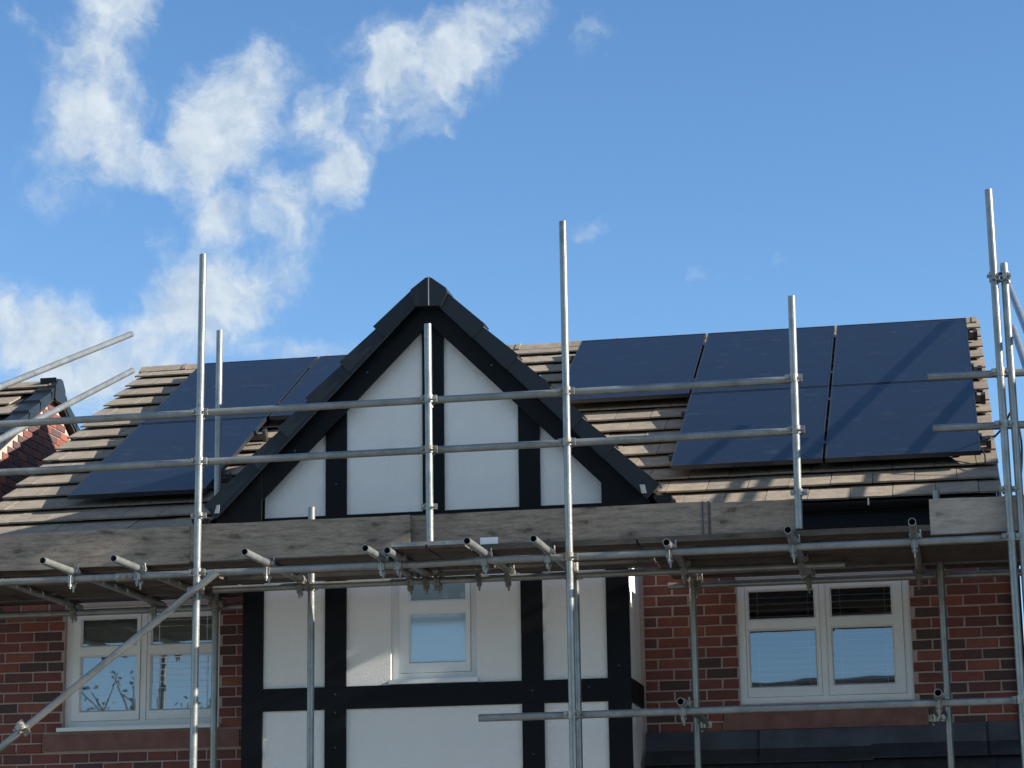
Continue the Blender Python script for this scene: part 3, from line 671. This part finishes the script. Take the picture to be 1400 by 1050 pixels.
def curve_tube(pts, r, n=8, sub=6):
    # Catmull-Rom path swept into a round cable
    P = [Vector(p) for p in pts]; path = []
    for i in range(len(P)-1):
        a, b, c, d = P[max(i-1, 0)], P[i], P[i+1], P[min(i+2, len(P)-1)]
        for j in range(sub):
            t = j/sub; path.append(.5*((2*b)+(c-a)*t+(2*a-5*b+4*c-d)*t*t+(3*b-a-3*c+d)*t**3))
    path.append(P[-1]); m = MB(); rings = []
    a = None
    for i, p in enumerate(path):
        d = (path[min(i+1, len(path)-1)]-path[max(i-1, 0)]).normalized()
        a = d.orthogonal().normalized() if a is None else (a-d*a.dot(d)).normalized(); b = d.cross(a)
        rings.append([p+(a*math.cos(2*math.pi*q/n)+b*math.sin(2*math.pi*q/n))*r for q in range(n)])
    vs = [v for g in rings for v in g]
    m.add(vs, [(i*n+q, i*n+(q+1) % n, (i+1)*n+(q+1) % n, (i+1)*n+q) for i in range(len(rings)-1) for q in range(n)], True); return m
c0 = RP(3.97, 3.32, -.03)
cab = [c0, RP(4.02, 3.34, -.02), RP(4.08, 3.28, .0), Vector((4.135, .28, 5.72)), Vector((4.19, .22, 5.80)), Vector((4.232, .15, 5.66)), Vector((4.235, .1, 5.46)), Vector((4.20, .1, 5.2)), Vector((4.12, .1, 4.9)), Vector((4.06, .1, 4.4))]
curve_tube(cab, .008).obj('cable', 'black', None, 'black cable looping from the bottom right solar panel over the verge', 'cable')
curve_tube([RP(3.96, 3.45, -.03), RP(3.985, 3.58, -.05), RP(3.98, 3.74, -.07)], .006).obj('cable', 'black', None, 'short black lead hanging from the corner of the bottom right solar panel', 'cable')

# ================================================================== SCAFFOLD
sc = empty('scaffold', (0, -1.9, 0), 'galvanised tube scaffold with guard rails along the front of the brick house', 'scaffold')
SY, RY = -1.952, -1.900
def T(name, p0, p1, **k): return MB().tube(p0, p1, **k).obj(name, 'galv', sc)
for x0, x1, zb, zt in ((-1.120, -1.136, 6.715, 0), (1.333, 1.337, 6.770, 0), (4.062, 4.078, 6.785, 0), (4.128, 4.150, 6.300, 0)):
    dx = 0 if x0 != 4.128 else .012
    T('standard', (x0, SY+dx, zb), (x1, SY+dx, zt))
T('standard', (.426, SY, 6.135), (.432, SY, 4.688)); T('standard', (2.798, SY, 6.17), (2.784, SY, 4.675))
for x, y, zt in ((-1.50, -.42, 6.59), (-.603, -1.075, 5.115), (1.229, -1.08, 4.72), (1.945, -.47, 4.72), (3.628, -.47, 5.135)): T('standard', (x, y, zt), (x+.004, y, 0))
T('standard', (-2.76, SY, 6.9), (-2.76, SY, 0))
for z in (5.632, 5.300): T('guard_rail', (-3.9, RY, z+.002), (2.842, RY, z+.006))
for x0, z in ((3.620, 5.603), (3.634, 5.273)): T('guard_rail', (x0, RY, z+.004), (4.75, RY, z-.005))
LZ = 4.562
T('ledger', (-3.9, RY, LZ-.006), (.279, RY, LZ+.002)); T('ledger', (.281, RY, LZ), (.716, RY, LZ+.006)); T('ledger', (.718, RY, LZ+.005), (4.11, RY, LZ+.008))
T('ledger', (-1.28, -1.135, LZ), (3.02, -1.135, LZ))
T('ledger', (-3.9, -.30, LZ-.008), (-1.24, -.30, LZ-.008)); T('ledger', (1.77, -.41, LZ), (4.4, -.41, LZ))
T('ledger', (.73, RY, 3.571), (4.035, RY, 3.580))
TZ = LZ+.0485
TR = [(-3.25, -2.40, -.14), (-2.62, -2.38, -.14), (-2.004, -2.413, -.12), (-1.54, -2.376, -.16), (-.661, -2.409, -1.0), (.105, -2.345, -.93), (.215, -2.22, -.93), (.779, -2.455, -.98), (1.19, -2.427, -1.0), (1.965, -2.058, -.25), (2.739, -2.336, -.18), (3.483, -2.433, -.2)]
for x, ya, yb in TR: T('transom', (x, ya, TZ), (x+rnd.uniform(-.015, .015), yb, TZ))
for x, ya, yb in ((2.02, -2.03, -.36), (3.578, -2.10, -.36)): T('transom', (x, ya, 3.625), (x-.02, yb, 3.625))
T('brace', (-.972, -2.003, 4.552), (-2.70, -2.003, 3.25))
for p0, p1 in (((-2.682, .90, 6.958), (-2.66, -1.98, 5.83)), ((-2.682, .95, 6.668), (-2.652, -1.98, 5.45))): T('raking_rail', p0, p1)
for p0, p1 in (((4.25, .95, 6.92), (4.245, -2.1, 5.79)), ((4.25, .63, 6.516), (4.245, -2.1, 5.48))): T('raking_rail', p0, p1)
# gable-end run beyond the right verge (outside the frame)
for p0, p1 in (((4.70, 3.30, 7.69), (4.70, -.8, 6.085)), ((4.70, 2.0, 6.82), (4.70, -1.2, 5.555))): T('raking_rail', p0, p1)
T('standard', (4.755, -1.3, 6.2), (4.755, -1.3, 0))

# couplers
def coupler_mesh(kind):
    m = MB(); ro, ri = .0305, .0243
    def ring(axis, c, h, a0=0, a1=360, n=16):
        # hollow clamp band about an axis through c
        pts = []
        A = {'x': (Vector((0,1,0)), Vector((0,0,1)), Vector((1,0,0))), 'y': (Vector((1,0,0)), Vector((0,0,1)), Vector((0,1,0))), 'z': (Vector((1,0,0)), Vector((0,1,0)), Vector((0,0,1)))}[axis]
        c = Vector(c)
        for i in range(n+1):
            t = R(a0+(a1-a0)*i/n); d = A[0]*math.cos(t)+A[1]*math.sin(t)
            pts += [c+d*ro-A[2]*h/2, c+d*ro+A[2]*h/2, c+d*ri+A[2]*h/2, c+d*ri-A[2]*h/2]
        f = []
        for i in range(n):
            for q in range(4): f.append((i*4+q, i*4+(q+1) % 4, (i+1)*4+(q+1) % 4, (i+1)*4+q))
        f += [(0, 3, 2, 1), (n*4, n*4+1, n*4+2, n*4+3)]; m.add(pts, f)
    if kind == 'right':      # upright on z at the origin, ledger along x behind it
        ring('z', (0, 0, 0), .05); ring('x', (0, .0505, 0), .05)
        m.box(-.022, .022, .022, .030, -.024, .024)
        m.box(.026, .056, -.012, .012, -.022, .022); m.box(-.054, -.026, -.009, .013, -.022, .022)
        m.tube((.044, -.038, 0), (.044, .03, 0), .0065, 0, 8); m.tube((.044, -.040, 0), (.044, -.026, 0), .0125, 0, 6); m.tube((-.042, -.022, 0), (-.042, -.012, 0), .011, 0, 6)
        m.box(-.015, .015, .075, .098, -.02, .02); m.tube((0, .088, -.04), (0, .088, .03), .0065, 0, 8); m.tube((0, .088, -.042), (0, .088, -.028), .012, 0, 6)
    elif kind == 'putlog':   # ledger along x at the origin, transom along y on top
        ring('x', (0, 0, 0), .042); ring('y', (0, 0, .0485), .042)
        m.box(-.02, .02, -.034, -.024, -.03, .012); m.tube((0, -.034, -.07), (0, -.030, .02), .0065, 0, 8); m.tube((0, -.035, -.058), (0, -.034, -.04), .0125, 0, 6)
        m.box(-.018, .018, .024, .036, -.05, -.01); m.tube((0, .03, -.085), (0, .03, -.01), .0065, 0, 8); m.tube((0, .03, -.062), (0, .03, -.045), .0125, 0, 6)
        m.box(.024, .046, -.018, .018, .035, .06); m.tube((.04, 0, .03), (.04, 0, .085), .006, 0, 8)
    elif kind == 'sleeve':
        m.tube((-.075, 0, 0), (.075, 0, 0), .0315, .0245, 16); m.box(-.07, .07, -.042, -.029, -.012, .012)
        for x in (-.045, 0, .045): m.tube((x, -.05, 0), (x, -.04, 0), .012, 0, 6)
    return m.mesh('coupler', 'steel', (0, 0, 0))[0]
CR, CP, CS = coupler_mesh('right'), coupler_mesh('putlog'), coupler_mesh('sleeve')
def wob(a=.12): return rnd.uniform(-a, a)
for x, zs in ((-1.125, (5.632, 5.300, LZ)), (.428, (5.634, 5.300)), (1.334, (5.636, 5.302, LZ)), (2.790, (5.638, 5.304)), (4.066, (5.603, 5.272, LZ+.007, 3.58)), (-2.76, (5.632, 5.3, LZ))):
    for z in zs:
        fl = rnd.random() < .4
        inst('coupler', CR, sc, (x, SY+(.001 if fl else 0), z), (0, math.pi if fl else 0, 0))
inst('coupler', CR, sc, (1.335, SY, 3.573))
for x, ya, yb in TR:
    inst('coupler', CP, sc, (x, RY, LZ), (0, 0, 0))
    inst('coupler', CP, sc, (x, -1.135 if -1.2 < x < 3.0 else (-.30 if x < 0 else -.41), LZ), (0, 0, math.pi if x < 0 else 0))
for x in (1.965, 2.739): inst('coupler', CP, sc, (x, -.41, LZ))
for x in (2.02, 3.578):
    inst('coupler', CP, sc, (x, RY, 3.5765)); inst('coupler', CR, sc, (x-.03, -.47, 3.60), (0, 0, R(12)))
for x, y in ((-1.50, -.42), (1.945, -.47), (3.628, -.47)): inst('coupler', CR, sc, (x, y, LZ), (0, 0, R(4)))
for x, y in ((-.603, -1.075), (1.229, -1.08)): inst('coupler', CR, sc, (x, y, LZ), (0, 0, math.pi))
for x in (.30, .58): inst('coupler', CP, sc, (x, -1.135, LZ+wob(.01)), (0, 0, wob(.3)))
inst('coupler', CS, sc, (-1.62, RY, LZ-.004)); 
for x, z in ((-1.131, 4.442), (-2.262, 3.585)): inst('coupler', CR, sc, (x, -1.953 if x > -2 else -2.003, z), (0, R(-54 if x < -2 else 0), math.pi if x < -2 else 0))
# toe board clips on the standards, and a swivel joining the doubled right-hand uprights
for x, z in ((-1.121, 4.936), (.428, 4.925), (2.792, 4.905), (4.064, 4.865)): inst('coupler', CR, sc, (x, SY, z), (0, 0, R(8)), (.95, .8, .8))
inst('coupler', CR, sc, (4.062, SY, 6.21), (0, 0, R(-95))); inst('coupler', CR, sc, (4.13, SY+.012, 6.21), (0, math.pi, R(85)))
# toe boards
def toe(x0, x1, y, z0, z1, mat='toe', lab=None):
    m = MB(); n = 8; h = .038
    vs = []
    for i in range(n+1):
        x = x0+(x1-x0)*i/n; w = rnd.uniform(-.003, .003); d = rnd.uniform(-.003, .003)
        vs += [(x, y+w, z0+d), (x, y+w, z1+rnd.uniform(-.003, .003)), (x, y+h+w, z1+d), (x, y+h+w, z0+d)]
    f = [(i*4+q, i*4+(q+1) % 4, (i+1)*4+(q+1) % 4, (i+1)*4+q) for i in range(n) for q in range(4)]
    f = [tuple(reversed(q)) for q in f]+[(0, 1, 2, 3), (n*4+3, n*4+2, n*4+1, n*4)]
    m.add(vs, f); return m.obj('toe_board', mat, sc, lab)
toe(-3.9, -1.205, -1.868, 4.640, 4.888); toe(-1.203, .280, -1.868, 4.648, 4.892)
tb = toe(.262, 2.225, -1.826, 4.672, 4.896); toe(2.227, 2.752, -1.838, 4.676, 4.884)
toe(3.585, 4.40, -1.868, 4.618, 4.838, 'toeR', 'brownish toe board at right end')
MB().box(.735, .852, -1.8305, -1.8285, 4.676, 4.728).obj('sticker', 'label', tb)
MB().box(2.170, 2.178, -1.8307, -1.8277, 4.668, 4.900).obj('hoop_band', 'rail', tb); MB().box(2.208, 2.216, -1.8307, -1.8277, 4.668, 4.900).obj('hoop_band', 'rail', tb)
# platform boards: each lies loose on the transoms
BZ = TZ+.0245
ORD = ['outermost', 'second', 'third', 'fourth', 'fifth', 'sixth', 'innermost']
def board(x0, x1, y0, label, mat='deck', y1=None):
    z = BZ+rnd.uniform(.0005, .006); t = rnd.uniform(-.004, .004); y1 = y0+.225 if y1 is None else y1; n = 4; vs = []
    for i in range(n+1):
        x = x0+(x1-x0)*i/n; w = abs(rnd.uniform(0, .004))
        vs += [(x, y0, z+w), (x, y1, z+w+abs(t)), (x, y1, z+.038+w+abs(t)), (x, y0, z+.038+w)]
    f = [(i*4+q, (i+1)*4+q, (i+1)*4+(q+1) % 4, i*4+(q+1) % 4) for i in range(n) for q in range(4)]
    f = [tuple(reversed(q)) for q in f]+[(0, 3, 2, 1)][::1]+[(n*4, n*4+1, n*4+2, n*4+3)]
    f[:-2] = [q for q in f[:-2]]
    m = MB(); m.add(vs, f); return m.obj('scaffold_board', mat, None, label, 'scaffold board', 'boards of the scaffold platform')
YR = [-1.862, -1.628, -1.394, -1.160, -.926, -.692, -.388]
YB = [-1.862, -1.628, -1.394, -1.028]; OB = ('outermost', 'second', 'third', 'innermost')
for i, y in enumerate(YR): board(-3.9, -1.225+rnd.uniform(-.01, .02), y, ORD[i]+' platform board above the window left of the gable')
for i, y in enumerate(YB): board(-1.22, .205 if i < 3 else .70, y, OB[i]+' platform board in front of the left half of the bay')
for i, y in enumerate(YB): board(.695 if i < 3 else .705, 1.75, y, OB[i]+' platform board in front of the right half of the bay')
for i, y in enumerate(YR): board(1.755+rnd.uniform(0, .03), 4.40, y, ORD[i]+' platform board above the right-hand brick wall window')
for x0, x1, lb in ((.213, .432, 'left short board of the two jutting out below the toe board gap'), (.446, .690, 'right short board of the two jutting out beside the white sticker')):
    m = MB(); m.box(x0, x1, -2.085, -1.10, BZ+.002, BZ+.040); o = m.obj('scaffold_board', 'deckY', None, lb, 'scaffold board', 'short infill boards')
    m = MB(); m.box(x0-.003, x1+.003, -2.0885, -2.0855, BZ+.016, BZ+.043); m.obj('end_band', 'steel', o)

# ================================================================== NEIGHBOUR ON THE LEFT
NX = -4.62
nb = empty('house', (-8.5, 4.2, 0), 'neighbouring red brick house end with tiled roof beyond left verge', 'house')
NA, NZ, NT_ = 4.03, 7.21, .60      # gable apex (y, z) under the roof and slope of the verge
m = MB(); m.prismx([(NA-4.2, 0), (NA+4.2, 0), (NA+4.2, NZ-4.2*NT_), (NA, NZ), (NA-4.2, NZ-4.2*NT_)], NX-.3, NX-.010)
nw = m.obj('gable_wall', 'mortar', nb)
MB().box(-13, NX-.3, NA-4.0, NA+4.0, 0, 4.9).obj('house_body', 'farbrick', nb)
k = 0; zc = 7.12
BK = [bevel_box_mesh('brick', .215, .05, .065, .003, 'brick') for _ in range(3)]
while zc > 5.35:
    half = (NZ-.05-zc)/NT_
    y = NA-2.25+(.1125 if k % 2 else 0)
    while y < NA+1.2:
        if abs(y-NA) < half-.06: inst('brick', rnd.choice(BK), nw, (NX, y, zc), (0, 0, R(90)))
        y += .225
    zc -= .075; k += 1
m = MB(); 
m.prismx([(NA-4.6, NZ-4.6*NT_+.02), (NA, NZ+.02), (NA+4.6, NZ-4.6*NT_+.02), (NA+4.6, NZ-4.6*NT_+.08), (NA, NZ+.08), (NA-4.6, NZ-4.6*NT_+.08)], -13, NX+.05)
nr = m.obj('roof', 'felt', nb)
TN = tile_variants(.295, 2); ang = math.atan(NT_); cn, sn = math.cos(ang), math.sin(ang)
for k in range(9):
    s = .22+GAUGE*k; y = NA-s*cn; z = NZ+.145-s*sn
    for i in range(9):
        x = NX-.10-.15-.30*i-(.15 if k % 2 else 0)
        inst('roof_tile', rnd.choice(TN), nr, (x, y, z), (ang+wob(.005), 0, 0))
    # dry verge unit closing each course
    MB().hexa([(NX-.10, y-.01, z-.10), (NX+.062, y-.01, z-.10), (NX+.062, y+.30*cn, z-.10+.30*sn), (NX-.10, y+.30*cn, z-.10+.30*sn), (NX-.10, y-.01, z+.012), (NX+.062, y-.01, z+.012), (NX+.062, y+.33*cn, z-.012+.33*sn), (NX-.10, y+.33*cn, z-.012+.33*sn)]).obj('verge_unit', 'verge', nr)
    y2 = NA+s*cn
    MB().hexa([(NX-.10, y2-.30*cn, z-.10+.30*sn), (NX+.062, y2-.30*cn, z-.10+.30*sn), (NX+.062, y2+.01, z-.10), (NX-.10, y2+.01, z-.10), (NX-.10, y2-.33*cn, z+.30*sn), (NX+.062, y2-.33*cn, z+.30*sn), (NX+.062, y2+.01, z+.012), (NX-.10, y2+.01, z+.012)]).obj('verge_unit', 'verge', nr)
for i in range(8): inst('ridge_tile', RM, nr, (NX-.20-RL*i, NA, NZ+.158), (0, 0, 0))
capn = [(NA-.13, NZ-.02), (NA-.10, NZ-.04), (NA+.10, NZ-.04), (NA+.13, NZ-.02), (NA+.12, NZ+.10), (NA+.05, NZ+.18), (NA, NZ+.19), (NA-.05, NZ+.18), (NA-.12, NZ+.10)]
MB().prismx(capn, NX+.02, NX+.075).obj('ridge_end_cap', 'verge', nr)

# ================================================================== NEIGHBOUR ON THE RIGHT (outside the frame; its roof shades our wall)
rn = empty('house', (9, 0, 0), 'neighbouring brick house to the right, out of sight, shading the right wall', 'house')
MB().box(6.3, 11.3, -2.6, 5.5, 0, 4.9).obj('wall', 'farbrick', rn)
MB().prism([(5.9, 4.92), (8.8, 7.58), (11.7, 4.92), (11.7, 5.02), (8.8, 7.70), (5.9, 5.02)][::-1], -2.9, 5.8).obj('roof', 'tile', rn)
MB().prism([(6.3, 4.905), (11.3, 4.905), (8.8, 7.45)], -2.6, 5.5).obj('gable_wall', 'farbrick', rn)

# ================================================================== ACROSS THE STREET (seen mirrored in the panes)
OH = .72
op = empty('house', (2, -34, 0), 'house across the street whose roof ridge shows mirrored in the right-hand window', 'house')
MB().box(-4.5, 9, -38, -30.5, 0, 4.9+OH).obj('wall', 'farbrick', op)
m = MB()
for k in range(14):
    z0, y0 = 4.85+OH+k*.165, -30.0-k*.285
    m.hexa([(-5, y0, z0), (9.5, y0, z0), (9.5, y0-.33, z0+.17), (-5, y0-.33, z0+.17), (-5, y0, z0+.05), (9.5, y0, z0+.05), (9.5, y0-.33, z0+.20), (-5, y0-.33, z0+.20)])
m.prismx([(-34.0, 7.05+OH), (-38.4, 4.85+OH), (-38.4, 4.8+OH), (-34.0, 7.0+OH)], -5, 9.5)
m.obj('roof', 'slate', op)
for x in (-2.5, 1.2, 4.8): MB().box(x, x+1.3, -30.498, -30.44, 3.2, 4.4).obj('window', 'upvc', op)
def tree(x, y, h, seed):
    r = random.Random(seed); t = empty('tree', (x, y, 0), 'sparse autumn tree across the street mirrored in the left window', 'tree')
    m = MB(); lv = MB()
    def limb(p, d, L, rad, lev):
        q = p+d*L; n = 6; a = d.orthogonal().normalized(); b = d.cross(a)
        ring = lambda c, rr: [c+(a*math.cos(2*math.pi*i/n)+b*math.sin(2*math.pi*i/n))*rr for i in range(n)]
        m.add(ring(p, rad)+ring(q, rad*.68), [(i, (i+1) % n, n+(i+1) % n, n+i) for i in range(n)], True)
        if lev >= 3:
            for _ in range(7):
                c = p+d*L*r.uniform(.2, 1.1)+Vector((r.uniform(-.2, .2), r.uniform(-.2, .2), r.uniform(-.2, .2))); e1 = Vector((r.uniform(-1, 1), r.uniform(-1, 1), r.uniform(-1, 1))).normalized()*.06; e2 = e1.orthogonal().normalized()*.04
                lv.add([c-e1, c+e2, c+e1, c-e2], [(0, 1, 2, 3)])
            if lev >= 4: return
        for i in range(3 if lev else 4):
            nd = (d+Vector((r.uniform(-1, 1), r.uniform(-1, 1), r.uniform(-.2, .8)))*.75).normalized(); limb(q-d*L*r.uniform(0, .3), nd, L*r.uniform(.6, .8), rad*.62, lev+1)
    limb(Vector((x, y, 0)), Vector((0, 0, 1)), h*.36, .12, 0)
    m.obj('trunk', 'bark', t); lv.obj('crown', 'leaf', t, kind='stuff')
tree(-13.2, -27, 8.4, 4)
